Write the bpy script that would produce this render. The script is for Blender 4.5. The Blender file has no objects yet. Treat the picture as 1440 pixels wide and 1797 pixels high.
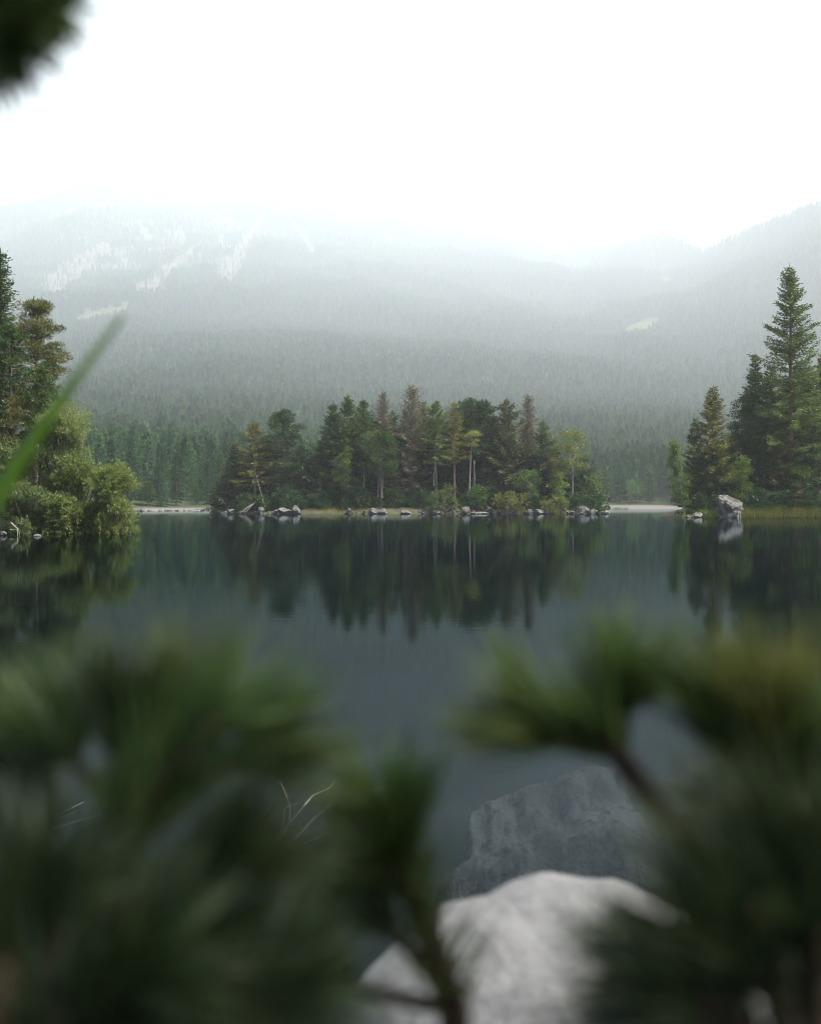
import bpy, bmesh, math, random
import numpy as np
from mathutils import Vector, noise as mnoise

# ------------------------------------------------------------------ camera, world, sun, exposure
F, CX, HY, CAMZ = 1700.0, 720.0, 886.0, 1.9        # focal length in photo pixels, centre column, horizon row, eye height
scene = bpy.context.scene
COL = scene.collection
cam_d = bpy.data.cameras.new("camera"); cam = bpy.data.objects.new("camera", cam_d); COL.objects.link(cam)
cam.location = (0, 0, CAMZ); cam.rotation_euler = (math.radians(90), 0, 0)
cam_d.sensor_fit = 'HORIZONTAL'; cam_d.sensor_width = 24.0; cam_d.lens = 24.0 * F / 1440.0
cam_d.shift_y = -(898.5 - HY) / 1440.0
cam_d.clip_start = 0.02; cam_d.clip_end = 30000
cam_d.dof.use_dof = True; cam_d.dof.focus_distance = 190.0; cam_d.dof.aperture_fstop = 2.7
scene.camera = cam

SUN_EL, SUN_AZ = math.radians(57), math.radians(108)   # azimuth clockwise from +Y (the view direction)
world = bpy.data.worlds.new("World"); scene.world = world; world.use_nodes = True
wn = world.node_tree.nodes; wl = world.node_tree.links
sky = wn.new('ShaderNodeTexSky'); sky.sky_type = 'NISHITA'; sky.sun_disc = False
sky.sun_elevation = SUN_EL; sky.sun_rotation = SUN_AZ
sky.air_density = 1.0; sky.dust_density = 3.5; sky.ozone_density = 1.0
wl.new(sky.outputs[0], wn['Background'].inputs[0]); wn['Background'].inputs[1].default_value = 0.09
sd = bpy.data.lights.new("sun", 'SUN'); sd.energy = 5.0; sd.angle = math.radians(14); sd.color = (1.0, 0.945, 0.87)
sun = bpy.data.objects.new("sun", sd); COL.objects.link(sun)
S = Vector((math.sin(SUN_AZ) * math.cos(SUN_EL), math.cos(SUN_AZ) * math.cos(SUN_EL), math.sin(SUN_EL)))
sun.rotation_euler = (-S).to_track_quat('-Z', 'Y').to_euler(); sun.location = (0, 0, 50)
scene.view_settings.view_transform = 'Standard'; scene.view_settings.look = 'None'
scene.view_settings.exposure = 1.8; scene.view_settings.gamma = 1.0
cy = scene.cycles
cy.max_bounces = 8; cy.diffuse_bounces = 2; cy.glossy_bounces = 3; cy.transmission_bounces = 4
cy.volume_bounces = 2; cy.transparent_max_bounces = 8; cy.sample_clamp_indirect = 4.0
cy.caustics_reflective = False; cy.caustics_refractive = False
cy.use_denoising = True; cy.pixel_filter_type = 'BLACKMAN_HARRIS'; cy.filter_width = 1.0
HAZE_DENSITY, HAZE_ANISO = 0.00013, 0.25

# ------------------------------------------------------------------ small helpers
rng = np.random.default_rng(7)
random.seed(7)

def W(px, py, y):
    return Vector(((px - CX) / F * y, y, CAMZ - (py - HY) / F * y))

def tag(o, label=None, cat=None, group=None, kind=None):
    if label: o['label'] = label
    if cat: o['category'] = cat
    if group: o['group'] = group
    if kind: o['kind'] = kind
    return o

def empty(name, loc):
    o = bpy.data.objects.new(name, None); o.empty_display_size = 0.3; o.location = loc; COL.objects.link(o); return o

def link(name, me, parent=None, loc=None):
    o = bpy.data.objects.new(name, me); COL.objects.link(o)
    if parent is not None: o.parent = parent
    if loc is not None: o.location = loc
    return o

def mesh_from(name, V, faces_list, mats, smooth=False):
    """V (n,3); faces_list = [(F array (m,k), material index), ...]"""
    me = bpy.data.meshes.new(name)
    V = np.asarray(V, dtype=np.float32)
    me.vertices.add(len(V)); me.vertices.foreach_set('co', V.ravel())
    loops, starts, mi, pos = [], [], [], 0
    for Fa, m in faces_list:
        Fa = np.asarray(Fa, dtype=np.int32)
        if len(Fa) == 0: continue
        k = Fa.shape[1]
        loops.append(Fa.ravel()); starts.append(pos + np.arange(len(Fa), dtype=np.int32) * k)
        mi.append(np.full(len(Fa), m, dtype=np.int32)); pos += Fa.size
    loops = np.concatenate(loops); starts = np.concatenate(starts); mi = np.concatenate(mi)
    me.loops.add(len(loops)); me.loops.foreach_set('vertex_index', loops)
    me.polygons.add(len(starts)); me.polygons.foreach_set('loop_start', starts)
    me.polygons.foreach_set('material_index', mi)
    if smooth: me.polygons.foreach_set('use_smooth', np.ones(len(starts), dtype=bool))
    me.update(calc_edges=True)
    for m in mats: me.materials.append(m)
    return me

class Geo:
    """collects leaf cards (diamond quads) and tubes"""
    def __init__(s): s.V = []; s.Q = []; s.T = []; s.n = 0; s.tm = []
    def cards(s, P, D, L, Wd, rg, mat=0, wide=0.45):
        P = np.asarray(P, float); n = len(P)
        if n == 0: return
        D = np.asarray(D, float); D = D / (np.linalg.norm(D, axis=1, keepdims=True) + 1e-9)
        R = rg.normal(size=(n, 3)); Sd = np.cross(D, R); Sd /= (np.linalg.norm(Sd, axis=1, keepdims=True) + 1e-9)
        L = np.broadcast_to(np.asarray(L, float), (n,))[:, None]; Wd = np.broadcast_to(np.asarray(Wd, float), (n,))[:, None]
        a = P; b = P + D * L * wide + Sd * Wd * .5; c = P + D * L; d = P + D * L * wide - Sd * Wd * .5
        s.V.append(np.stack([a, b, c, d], 1).reshape(-1, 3))
        s.Q.append((np.arange(n * 4).reshape(n, 4) + s.n, mat)); s.n += n * 4
    def tube(s, pts, rad, sides=6, mat=0):
        pts = np.asarray(pts, float); m = len(pts); rad = np.broadcast_to(np.asarray(rad, float), (m,))
        T = np.gradient(pts, axis=0); T /= (np.linalg.norm(T, axis=1, keepdims=True) + 1e-9)
        ref = np.array([0.31, 0.95, 0.1]) if abs(T[0, 2]) > .7 else np.array([0, 0, 1.0])
        U = np.cross(T, ref); U /= (np.linalg.norm(U, axis=1, keepdims=True) + 1e-9); Vv = np.cross(T, U)
        an = np.linspace(0, 2 * np.pi, sides, endpoint=False)
        ring = pts[:, None, :] + rad[:, None, None] * (np.cos(an)[None, :, None] * U[:, None, :] + np.sin(an)[None, :, None] * Vv[:, None, :])
        s.V.append(ring.reshape(-1, 3))
        i = np.arange(m - 1)[:, None] * sides; j = np.arange(sides)[None, :]; j2 = (j + 1) % sides
        q = np.stack([i + j, i + j2, i + sides + j2, i + sides + j], -1).reshape(-1, 4) + s.n
        s.Q.append((q, mat))
        s.T.append((np.stack([np.full(sides - 2, (m - 1) * sides), (m - 1) * sides + np.arange(1, sides - 1), (m - 1) * sides + np.arange(2, sides)], -1) + s.n, mat))
        s.n += m * sides
    def mesh(s, name, mats, smooth=False):
        return mesh_from(name, np.concatenate(s.V), s.Q + s.T, mats, smooth)

# value noise
_tab = np.random.default_rng(3).random((256, 256))
def vnoise(x, y):
    xi = np.floor(x).astype(int); yi = np.floor(y).astype(int); fx = x - xi; fy = y - yi
    fx = fx * fx * (3 - 2 * fx); fy = fy * fy * (3 - 2 * fy)
    a = _tab[xi & 255, yi & 255]; b = _tab[(xi + 1) & 255, yi & 255]; c = _tab[xi & 255, (yi + 1) & 255]; d = _tab[(xi + 1) & 255, (yi + 1) & 255]
    return (a * (1 - fx) + b * fx) * (1 - fy) + (c * (1 - fx) + d * fx) * fy
def fbm(x, y, o=5):
    s = 0; a = .5
    for i in range(o):
        s = s + a * vnoise(x + 17.3 * i, y - 9.1 * i); x = x * 2.03; y = y * 2.03; a *= .5
    return s                                           # ~0..1
def sstep(a, b, x):
    t = np.clip((x - a) / (b - a), 0, 1); return t * t * (3 - 2 * t)

# ------------------------------------------------------------------ materials
def new_mat(name):
    m = bpy.data.materials.new(name); m.use_nodes = True
    nt = m.node_tree; nt.nodes.clear()
    out = nt.nodes.new('ShaderNodeOutputMaterial')
    return m, nt, nt.nodes, nt.links, out

def mixcol(nt, fac, a, b):
    n = nt.nodes.new('ShaderNodeMix'); n.data_type = 'RGBA'
    for sock, v in ((n.inputs[0], fac), (n.inputs[6], a), (n.inputs[7], b)):
        if isinstance(v, (int, float)): sock.default_value = v
        elif isinstance(v, tuple): sock.default_value = (*v[:3], 1)
        else: nt.links.new(v, sock)
    return n.outputs[2]

def maprange(nt, v, a, b, c=0.0, d=1.0):
    n = nt.nodes.new('ShaderNodeMapRange'); nt.links.new(v, n.inputs[0])
    n.inputs[1].default_value = a; n.inputs[2].default_value = b; n.inputs[3].default_value = c; n.inputs[4].default_value = d
    return n.outputs[0]

def noise_tex(nt, scale, detail=4, coord='Object', rough=.55, vec=None, dist=0):
    n = nt.nodes.new('ShaderNodeTexNoise'); n.inputs['Scale'].default_value = scale; n.inputs['Detail'].default_value = detail
    n.inputs['Roughness'].default_value = rough; n.inputs['Distortion'].default_value = dist
    if vec is None:
        tc = nt.nodes.new('ShaderNodeTexCoord'); vec = tc.outputs[coord]
    nt.links.new(vec, n.inputs['Vector']); return n.outputs['Fac']

def foliage(name, dark, light, warm=None, transl=.3, scale=.35, simple=False):
    m, nt, N, Lk, out = new_mat(name)
    g = N.new('ShaderNodeNewGeometry'); oi = N.new('ShaderNodeObjectInfo')
    c = mixcol(nt, g.outputs['Random Per Island'], dark, light)
    f = maprange(nt, noise_tex(nt, scale, 2), .42, .68)
    c2 = mixcol(nt, f, c, warm if warm else light)
    mm = N.new('ShaderNodeMix'); mm.data_type = 'RGBA'; mm.inputs[0].default_value = .55
    Lk.new(c, mm.inputs[6]); Lk.new(c2, mm.inputs[7])
    hs = N.new('ShaderNodeHueSaturation'); hs.inputs['Saturation'].default_value = 1.18; Lk.new(mm.outputs[2], hs.inputs['Color'])
    Lk.new(maprange(nt, oi.outputs['Random'], 0, 1, .72, 1.28), hs.inputs['Value'])
    Lk.new(maprange(nt, oi.outputs['Random'], 0, 1, .515, .485), hs.inputs['Hue'])
    d = N.new('ShaderNodeBsdfDiffuse'); Lk.new(hs.outputs[0], d.inputs[0])
    t = N.new('ShaderNodeBsdfTranslucent'); Lk.new(hs.outputs[0], t.inputs[0])
    x = N.new('ShaderNodeMixShader'); x.inputs[0].default_value = transl
    Lk.new(d.outputs[0], x.inputs[1]); Lk.new(t.outputs[0], x.inputs[2])
    if simple:
        Lk.new(x.outputs[0], out.inputs[0]); hs.inputs['Value'].links[0].from_node.inputs[3].default_value = .45; hs.inputs['Value'].links[0].from_node.inputs[4].default_value = 1.65
    else:
        gl = N.new('ShaderNodeBsdfGlossy'); gl.inputs['Roughness'].default_value = .45; gl.inputs[0].default_value = (.8, .85, .8, 1)
        y = N.new('ShaderNodeMixShader'); y.inputs[0].default_value = .025
        Lk.new(x.outputs[0], y.inputs[1]); Lk.new(gl.outputs[0], y.inputs[2]); Lk.new(y.outputs[0], out.inputs[0])
    return m

def diffuse_noise(name, cols, scale, bump=.3, bscale=None, stretch=(1, 1, 1), lo=.35, hi=.65, rough=.9):
    m, nt, N, Lk, out = new_mat(name)
    tc = N.new('ShaderNodeTexCoord'); mp = N.new('ShaderNodeMapping'); mp.inputs['Scale'].default_value = stretch
    Lk.new(tc.outputs['Object'], mp.inputs[0])
    a = noise_tex(nt, scale, 6, vec=mp.outputs[0]); b = noise_tex(nt, scale * 4.3, 5, vec=mp.outputs[0])
    c = mixcol(nt, maprange(nt, a, lo, hi), cols[0], cols[1])
    if len(cols) > 2: c = mixcol(nt, maprange(nt, b, .5, .68), c, cols[2])
    p = N.new('ShaderNodeBsdfPrincipled'); p.inputs['Roughness'].default_value = rough; p.inputs['Specular IOR Level'].default_value = .2
    Lk.new(c, p.inputs['Base Color'])
    bp = N.new('ShaderNodeBump'); bp.inputs['Strength'].default_value = bump; bp.inputs['Distance'].default_value = .1
    Lk.new(noise_tex(nt, bscale or scale * 3, 8, vec=mp.outputs[0], rough=.65), bp.inputs['Height']); Lk.new(bp.outputs[0], p.inputs['Normal'])
    Lk.new(p.outputs[0], out.inputs[0])
    return m

M = {}
M['dark'] = foliage('needles_dark_green', (.009, .022, .010), (.045, .080, .026), (.055, .075, .022))
M['deep'] = foliage('needles_shade_green', (.006, .014, .008), (.022, .042, .016), (.026, .036, .014))  # deep shadow between the island trees is put into this needle colour
M['green'] = foliage('needles_mid_green', (.016, .036, .012), (.085, .130, .036), (.10, .125, .03))
M['olive'] = foliage('needles_olive', (.035, .042, .012), (.145, .150, .040), (.16, .145, .04))
M['brown'] = foliage('needles_brownish', (.020, .027, .010), (.085, .096, .030), (.10, .09, .032))
M['grey'] = foliage('needles_sparse_grey', (.045, .044, .028), (.095, .092, .055), (.11, .095, .055))
M['fresh'] = foliage('leaves_fresh_green', (.040, .080, .018), (.095, .150, .040), (.12, .15, .04), .4)
M['yellow'] = foliage('leaves_yellow_green', (.085, .100, .024), (.20, .22, .065), (.21, .21, .065), .4)
M['willow'] = foliage('leaves_willow', (.060, .082, .028), (.205, .250, .115), (.19, .20, .08), .45, .25)
M['willow_olive'] = foliage('leaves_willow_olive', (.045, .068, .020), (.165, .210, .080), (.17, .185, .06), .45, .25)
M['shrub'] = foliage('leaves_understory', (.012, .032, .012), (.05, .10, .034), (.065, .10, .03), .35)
M['far_conifer'] = foliage('far_needles', (.016, .040, .022), (.058, .105, .048), (.065, .11, .042), .2, .1, True)
M['far_leaf'] = foliage('far_leaves', (.050, .095, .032), (.095, .155, .056), (.10, .155, .055), .3, .1, True)
M['bark'] = diffuse_noise('bark_grey_brown', [(.055, .042, .032), (.14, .115, .09), (.04, .03, .025)], 3, .6, stretch=(1, 1, .25))
M['bark_pale'] = diffuse_noise('bark_pale', [(.11, .097, .08), (.20, .18, .15), (.06, .05, .04)], 3, .4, stretch=(1, 1, .25))
M['bark_red'] = diffuse_noise('bark_reddish', [(.10, .06, .04), (.17, .11, .075), (.05, .035, .03)], 3, .5, stretch=(1, 1, .25))
M['bark_dark'] = diffuse_noise('bark_twig', [(.030, .020, .015), (.085, .052, .036), (.02, .015, .012)], 30, .5)
M['rock'] = diffuse_noise('limestone', [(.045, .044, .041), (.16, .156, .148), (.025, .026, .022)], 1.4, 1.0, 4)
M['rock_mottled'] = diffuse_noise('mottled_limestone', [(.036, .036, .032), (.135, .13, .122), (.025, .03, .018)], 3.2, 1.0, 7, lo=.42, hi=.6)
M['rock_pale'] = diffuse_noise('pale_limestone', [(.15, .15, .147), (.18, .18, .177), (.125, .123, .118)], 5, .5, 14)
M['rock_wet'] = diffuse_noise('sunken_rock', [(.045, .042, .041), (.12, .115, .11), (.015, .015, .016)], 2.5, 1.0, 7, stretch=(1, 1, .5))
M['driftwood'] = diffuse_noise('driftwood', [(.12, .11, .095), (.22, .20, .175), (.07, .06, .05)], 4, .4, stretch=(1, 1, .3))
M['soil'] = diffuse_noise('bank_soil', [(.030, .024, .017), (.075, .06, .04), (.02, .03, .012)], 6, .8)
M['grass'] = foliage('grass_blades', (.050, .095, .020), (.15, .20, .045), (.17, .18, .05), .4, .2)
M['reed'] = foliage('reed_blades', (.085, .10, .022), (.22, .215, .060), (.25, .20, .06), .4, .15)

# ------------------------------------------------------------------ terrain functions
def shore(u):
    return np.interp(u, [-1, -.45, -.30, -.2, 0, .2, .29, .5, 1], [210, 265, 292, 318, 415, 452, 458, 420, 330])

KO = [-60, -8, 0, 14, 60, 370, 970, 1870, 3570, 6570, 10000, 18000]
KZ = [-5, -1.2, 0, 1.7, 6, 31, 104, 253, 672, 1590, 2800, 6200]
_o = np.arange(-60, 18001, 20.0); _z = np.interp(_o, KO, KZ); _k = np.ones(41) / 41
_zs = np.convolve(np.convolve(np.pad(_z, 40, 'edge'), _k, 'valid'), _k, 'valid')
_wt = sstep(250, 1100, _o); _z = _z * (1 - _wt) + _zs * _wt
KO = np.concatenate([KO[:5], _o[_o > 100]]); KZ = np.concatenate([KZ[:5], _z[_o > 100]])
def hill(u, d):
    """height and cover masks of the mountain side at direction u = x/y and depth d"""
    off = d - shore(u)
    zg = np.interp(off, KO, KZ)
    E = np.interp(u, [-.7, -.42, -.26, -.1, .168, .30, .42, .6], [.27, .305, .365, .335, .262, .270, .322, .34])
    D = np.interp(u, [-.7, -.42, -.26, -.1, .168, .30, .42, .6], [8500, 10000, 12800, 12800, 11000, 7600, 6000, 5800])
    x = u * d
    t = np.clip(off / (D - shore(u)), 0, 1)
    k = E * D / np.interp(D - shore(u), KO, KZ)
    z = zg * (1 + (k - 1) * t ** 1.4)
    zc = E * D
    z = np.where(d > D, zc - .35 * (d - D), z)
    n1 = fbm(x / 700 + 3, d / 1500 + 5, 5) - .5
    amp = sstep(40, 2000, off) * (.024 * d) * sstep(17000, 9000, d)
    z = z + n1 * amp * 1.6
    EB = np.interp(u, [-.7, -.42, -.3, -.12, .1, .25, .42, .7], [.42, .41, .385, .345, .31, .315, .35, .38])
    n2 = fbm(x / 850 + 40, d / 1300 + 9, 6) - .5
    zb = np.interp(d, [10500, 12000, 15500, 17800], [0, .45, 1.0, 1.05]) * EB * 15500 + n2 * 900 * sstep(10800, 12800, d) - 1500 * sstep(12200, 10800, d)
    back = zb > z
    z = np.maximum(z, zb)
    e = z / d
    # rock on the steep left face, scree runs, meadows
    nr = fbm(x / 220 + 7, z / 170 + 2, 5); nf = fbm(x / 75 + 31, z / 60 + 12, 4)
    rock = sstep(.225, .25, e + .02 * (nr - .5)) * sstep(.335, .30, e) * sstep(-.40, -.33, u) * sstep(-.12, -.18, u) * sstep(.45, .55, nr * .55 + nf * .45)
    rock = np.maximum(rock, back * sstep(.30, .5, nr + .1))
    def run(u0, e0, u1, e1, w):
        tt = np.clip(((u - u0) * (u1 - u0) + (e - e0) * (e1 - e0)) / ((u1 - u0) ** 2 + (e1 - e0) ** 2), 0, 1)
        dist = np.hypot(u - (u0 + tt * (u1 - u0)), e - (e0 + tt * (e1 - e0)))
        return sstep(1.1, .8, dist / (w * .75 * (.25 + tt)) + .9 * (nr - .5) + 1.4 * (nf - .5)) * (d > 5000) * (1 - back)
    scree = np.zeros_like(z)
    for r in ((-.150, .30, -.19, .237, .010), (-.215, .27, -.275, .22, .009), (-.31, .27, -.37, .226, .016),
              (-.15, .33, -.102, .262, .004), (.085, .294, .168, .256, .005), (-.06, .30, -.02, .27, .003)):
        scree = np.maximum(scree, run(*r))
    def blob(uc, ec, ru, re, tilt):
        return sstep(1.25, .75, np.hypot((u - uc) / ru, (e - ec - tilt * (u - uc)) / re) + .5 * (nr - .5) + 1.0 * (nf - .5))
    mead = np.maximum(blob(.238, .183, .017, .0065, .35), blob(-.315, .197, .028, .0050, .25)) * (d > 2000) * (d < 8000)
    mead = np.maximum(mead, blob(.262, .231, .01, .004, 0) * (d > 3400))
    return z, rock, scree, mead, back

# island, left and right land: rounded boxes; positive inside
def sd_island(x, y):
    q = ((np.abs(x + .3) / 41.2) ** 4 + (np.abs(y - 222) / 20.0) ** 4) ** .25
    return (1 - q) * 20
def seg_land(x, y, pts, r):
    best = np.full(np.shape(x), 1e9)
    for (ax, ay), (bx, by) in zip(pts[:-1], pts[1:]):
        t = np.clip(((x - ax) * (bx - ax) + (y - ay) * (by - ay)) / ((bx - ax) ** 2 + (by - ay) ** 2), 0, 1)
        best = np.minimum(best, np.hypot(x - ax - t * (bx - ax), y - ay - t * (by - ay)))
    return r - best
def sd_left(x, y): return seg_land(x, y, [(-31.8, 73), (-70, 80), (-180, 60)], 10.5)
def sd_right(x, y): return seg_land(x, y, [(59.3, 163.5), (90, 166), (220, 150)], 16.5)
def ground_z(x, y):
    x = np.asarray(x, float); y = np.asarray(y, float)
    nn = fbm(x / 7 + 50, y / 7 + 50, 4) - .5
    def h(s, top, slope): return np.where(s > 0, top * (1 - np.exp(-np.maximum(s, 0) * slope / top)), np.maximum(s * 1.3, -6))
    zi = h(sd_island(x, y) + nn * .8, 3.4, .5)
    zl = h(sd_left(x, y) + nn * .8, 2.6, .45)
    zr = h(sd_right(x, y) + nn * .8, 4.0, .40)
    zn = h(-(y - 1.2) + 0 * x, 1.25, 1.0)
    z = np.maximum(np.maximum(zi, zl), np.maximum(zr, zn))
    return z + np.where(z > .2, nn * .8, nn * .25)

gx = np.arange(-300, 301, 1.5); gy = np.arange(-200, 262, 1.5)
X, Y = np.meshgrid(gx, gy); Z = ground_z(X, Y) - .35 * ((np.abs(X) < 8) & (Y > -4) & (Y < 9))
def grid_faces(r, c):
    i = np.arange(r - 1)[:, None] * c + np.arange(c - 1)[None, :]
    return np.stack([i, i + 1, i + c + 1, i + c], -1).reshape(-1, 4)
M['ground'] = diffuse_noise('forest_ground', [(.026, .028, .014), (.050, .056, .022), (.075, .055, .03)], .6, .6)
def silt_dim_below(mat, z0=-.35, z1=-.05, silt=(.006, .010, .009)):  # silt tone, its darkness also standing in for light the water absorbs
    nt = mat.node_tree; p = next(n for n in nt.nodes if n.type == 'BSDF_PRINCIPLED'); src = p.inputs['Base Color'].links[0].from_socket
    g = nt.nodes.new('ShaderNodeNewGeometry'); sp = nt.nodes.new('ShaderNodeSeparateXYZ'); nt.links.new(g.outputs['Position'], sp.inputs[0])
    nt.links.new(mixcol(nt, maprange(nt, sp.outputs[2], z0, z1), silt, src), p.inputs['Base Color'])
silt_dim_below(M['ground'])
tag(link('ground', mesh_from('ground', np.stack([X, Y, Z], -1).reshape(-1, 3), [(grid_faces(*X.shape), 0)], [M['ground']], True)), kind='structure')

# lake bed under the open water
m, nt, N, Lk, out = new_mat('lake_bed')
p = N.new('ShaderNodeBsdfPrincipled'); p.inputs['Roughness'].default_value = 1; p.inputs['Specular IOR Level'].default_value = 0
Lk.new(mixcol(nt, maprange(nt, noise_tex(nt, .15, 5), .35, .65), (.005, .010, .011), (.010, .016, .015)), p.inputs['Base Color']); Lk.new(p.outputs[0], out.inputs[0])
lx = np.arange(-1500, 1501, 50.0); ly = np.arange(-250, 640, 40.0)
X, Y = np.meshgrid(lx, ly)
tag(link('lake_bed', mesh_from('lake_bed', np.stack([X, Y, X * 0 - 4.5], -1).reshape(-1, 3), [(grid_faces(*X.shape), 0)], [m], True)), kind='structure')

# mountain side
us = np.linspace(-.95, .95, 560)
off = np.concatenate([[-60, -30, -14, -7, -3, -1, 0, 1, 2.5, 5, 8, 12, 18, 26, 38, 55, 75, 100], np.geomspace(130, 17300, 400)])
U, O = np.meshgrid(us, off); Dm = shore(U) + O
Zh, RK, SC, MD, BK = hill(U, Dm)
me = mesh_from('mountains', np.stack([U * Dm, Dm, Zh], -1).reshape(-1, 3), [(grid_faces(*U.shape), 0)], [], True)
for nm, arr in (('rock', RK), ('scree', SC), ('meadow', MD)):
    a = me.attributes.new(nm, 'FLOAT', 'POINT'); a.data.foreach_set('value', np.asarray(arr, np.float32).ravel())
beach = sstep(10, 5, O - 8 * (np.abs(U - .235) < .04)) * sstep(-8, -2, O) * sstep(.45, .55, fbm(U * 60 + 3, O / 20 + 1, 3) + .25 * (np.abs(U - .235) < .045) + .12 * (U < -.18))
a = me.attributes.new('beach', 'FLOAT', 'POINT'); a.data.foreach_set('value', np.asarray(beach, np.float32).ravel())
m, nt, N, Lk, out = new_mat('mountain_side')
def attr(nm):
    n = N.new('ShaderNodeAttribute'); n.attribute_name = nm; return n.outputs['Fac']
c = mixcol(nt, maprange(nt, noise_tex(nt, .02, 6), .35, .65), (.020, .030, .016), (.045, .055, .026))
rk = mixcol(nt, maprange(nt, noise_tex(nt, .03, 8, rough=.7), .4, .6), (.05, .05, .047), (.125, .12, .112))
c = mixcol(nt, attr('rock'), c, rk); c = mixcol(nt, attr('scree'), c, mixcol(nt, maprange(nt, noise_tex(nt, .018, 8, rough=.7), .38, .6), (.045, .042, .036), (.115, .10, .086)))
c = mixcol(nt, attr('meadow'), c, (.075, .080, .034)); c = mixcol(nt, attr('beach'), c, (.115, .108, .095))
d = N.new('ShaderNodeBsdfDiffuse'); Lk.new(c, d.inputs[0]); Lk.new(d.outputs[0], out.inputs[0])
me.materials.append(m)
tag(link('mountains', me), kind='structure')

# water
m, nt, N, Lk, out = new_mat('lake_water')
tc = N.new('ShaderNodeTexCoord')
def wnoise(sc, st, det):
    mp = N.new('ShaderNodeMapping'); mp.inputs['Scale'].default_value = st; Lk.new(tc.outputs['Object'], mp.inputs[0])
    return noise_tex(nt, sc, det, vec=mp.outputs[0])
b1 = N.new('ShaderNodeBump'); b1.inputs['Strength'].default_value = 1.0; b1.inputs['Distance'].default_value = .0013
Lk.new(wnoise(3.2, (.30, 1.3, 1), 3), b1.inputs['Height'])
b2 = N.new('ShaderNodeBump'); b2.inputs['Strength'].default_value = 1.0; b2.inputs['Distance'].default_value = .0022
Lk.new(wnoise(.22, (.5, 1.0, 1), 2), b2.inputs['Height']); Lk.new(b1.outputs[0], b2.inputs['Normal'])
fr = N.new('ShaderNodeFresnel'); fr.inputs[0].default_value = 1.105; Lk.new(b2.outputs[0], fr.inputs['Normal'])
gl = N.new('ShaderNodeBsdfGlossy'); gl.inputs['Roughness'].default_value = .0; gl.inputs[0].default_value = (.66, .76, .82, 1); Lk.new(b2.outputs[0], gl.inputs['Normal'])
tr = N.new('ShaderNodeBsdfTransparent'); tr.inputs[0].default_value = (.38, .43, .44, 1)
x = N.new('ShaderNodeMixShader'); Lk.new(fr.outputs[0], x.inputs[0]); Lk.new(tr.outputs[0], x.inputs[1]); Lk.new(gl.outputs[0], x.inputs[2]); Lk.new(x.outputs[0], out.inputs[0])
X, Y = np.meshgrid(np.linspace(-700, 700, 15), np.linspace(-5, 520, 8))
tag(link('water', mesh_from('water', np.stack([X, Y, X * 0], -1).reshape(-1, 3), [(grid_faces(*X.shape), 0)], [m])), kind='structure')

# ------------------------------------------------------------------ tree builders (local origin at the trunk foot)
def trunk_geo(h, r, rg, lean=(0, 0), wob=.01, n=10, sides=8):
    t = np.linspace(0, 1, n); w = np.cumsum(rg.normal(size=(n, 2)) * wob * h / n ** .5, axis=0) * t[:, None]
    pts = np.stack([lean[0] * t ** 1.2 + w[:, 0], lean[1] * t + w[:, 1], t * h], 1)
    pts[0, 2] = -.5
    rad = r * (1 - .93 * t) ** .8; rad[0] *= 1.3
    return pts, rad
def along(pts, t):
    i = np.linspace(0, 1, len(pts)); return np.array([np.interp(t, i, pts[:, k]) for k in range(3)])

def spruce(rg, h, r, cb=.12, step=.55, card=(.55, .17), dens=1.0, droop=.25, lean=(0, 0), shape=.8, ragged=.35, gap=.0, far=False, trunk_r=None):
    g, tg = Geo(), Geo()
    pts, rad = trunk_geo(h, trunk_r or (h * .011 + .04), rg, lean, .006, 9, 5 if far else 7)
    tg.tube(pts, rad, 5 if far else 7)
    z = cb * h; P, D = [], []
    while z < h * .985:
        t = (z - cb * h) / (h - cb * h)
        prof = max(.05, (1 - t) ** shape) * min(1, .55 + t * 4)
        nb = rg.integers(4, 7)
        a0 = rg.random() * 6.28
        for b in range(nb):
            if rg.random() < gap: continue
            az = a0 + b * 6.283 / nb + rg.normal() * .3
            Lb = r * prof * (1 + ragged * rg.normal() * .8)
            if Lb < .12: Lb = .12
            pitch = -droop + .9 * t + rg.normal() * .12
            o = along(pts, min(1, z / h))
            dr = np.array([math.cos(az), math.sin(az), 0])
            ns = max(2, int(Lb / (card[0] * .42) * dens))
            s = (np.arange(ns) + rg.random(ns)) / ns
            s = .12 + .88 * s
            zz = np.tan(pitch) * s * Lb + .18 * Lb * s ** 2.2
            pos = o + dr[None] * (s * Lb)[:, None]; pos[:, 2] += zz
            if not far and Lb > .7:
                tg.tube([o, o + dr * Lb * .5 + np.array([0, 0, np.interp(.5, s, zz)]), o + dr * Lb * .95 + np.array([0, 0, zz[-1]])], [.035 * Lb ** .5, .022, .008], 3)
            kk = 3
            side = np.array([-dr[1], dr[0], 0])
            for j in range(kk):
                sg = rg.choice([-1, 1], ns) * rg.uniform(.3, 1.1, ns)
                dd = dr[None] * rg.uniform(.4, 1.0, ns)[:, None] + side[None] * sg[:, None]
                dd[:, 2] += rg.normal(-.28 * (1 - t), .22, ns) + .35 * t
                P.append(pos + rg.normal(size=(ns, 3)) * np.array([.10, .10, .07]) * (1 + Lb * .25)); D.append(dd)
        z += step * (.7 + .6 * rg.random()) * (1 - .45 * t)
    P = np.concatenate(P); D = np.concatenate(D); n = len(P)
    g.cards(P, D, card[0] * rg.uniform(.6, 1.25, n), card[1] * rg.uniform(.7, 1.3, n), rg)
    top = along(pts, 1); k = 10
    g.cards(top - np.array([0, 0, 1]) * np.linspace(0, .08 * h, k)[:, None], np.stack([rg.normal(size=k) * .3, rg.normal(size=k) * .3, np.ones(k)], 1), card[0] * 1.1, card[1], rg)
    return g, tg

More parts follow.
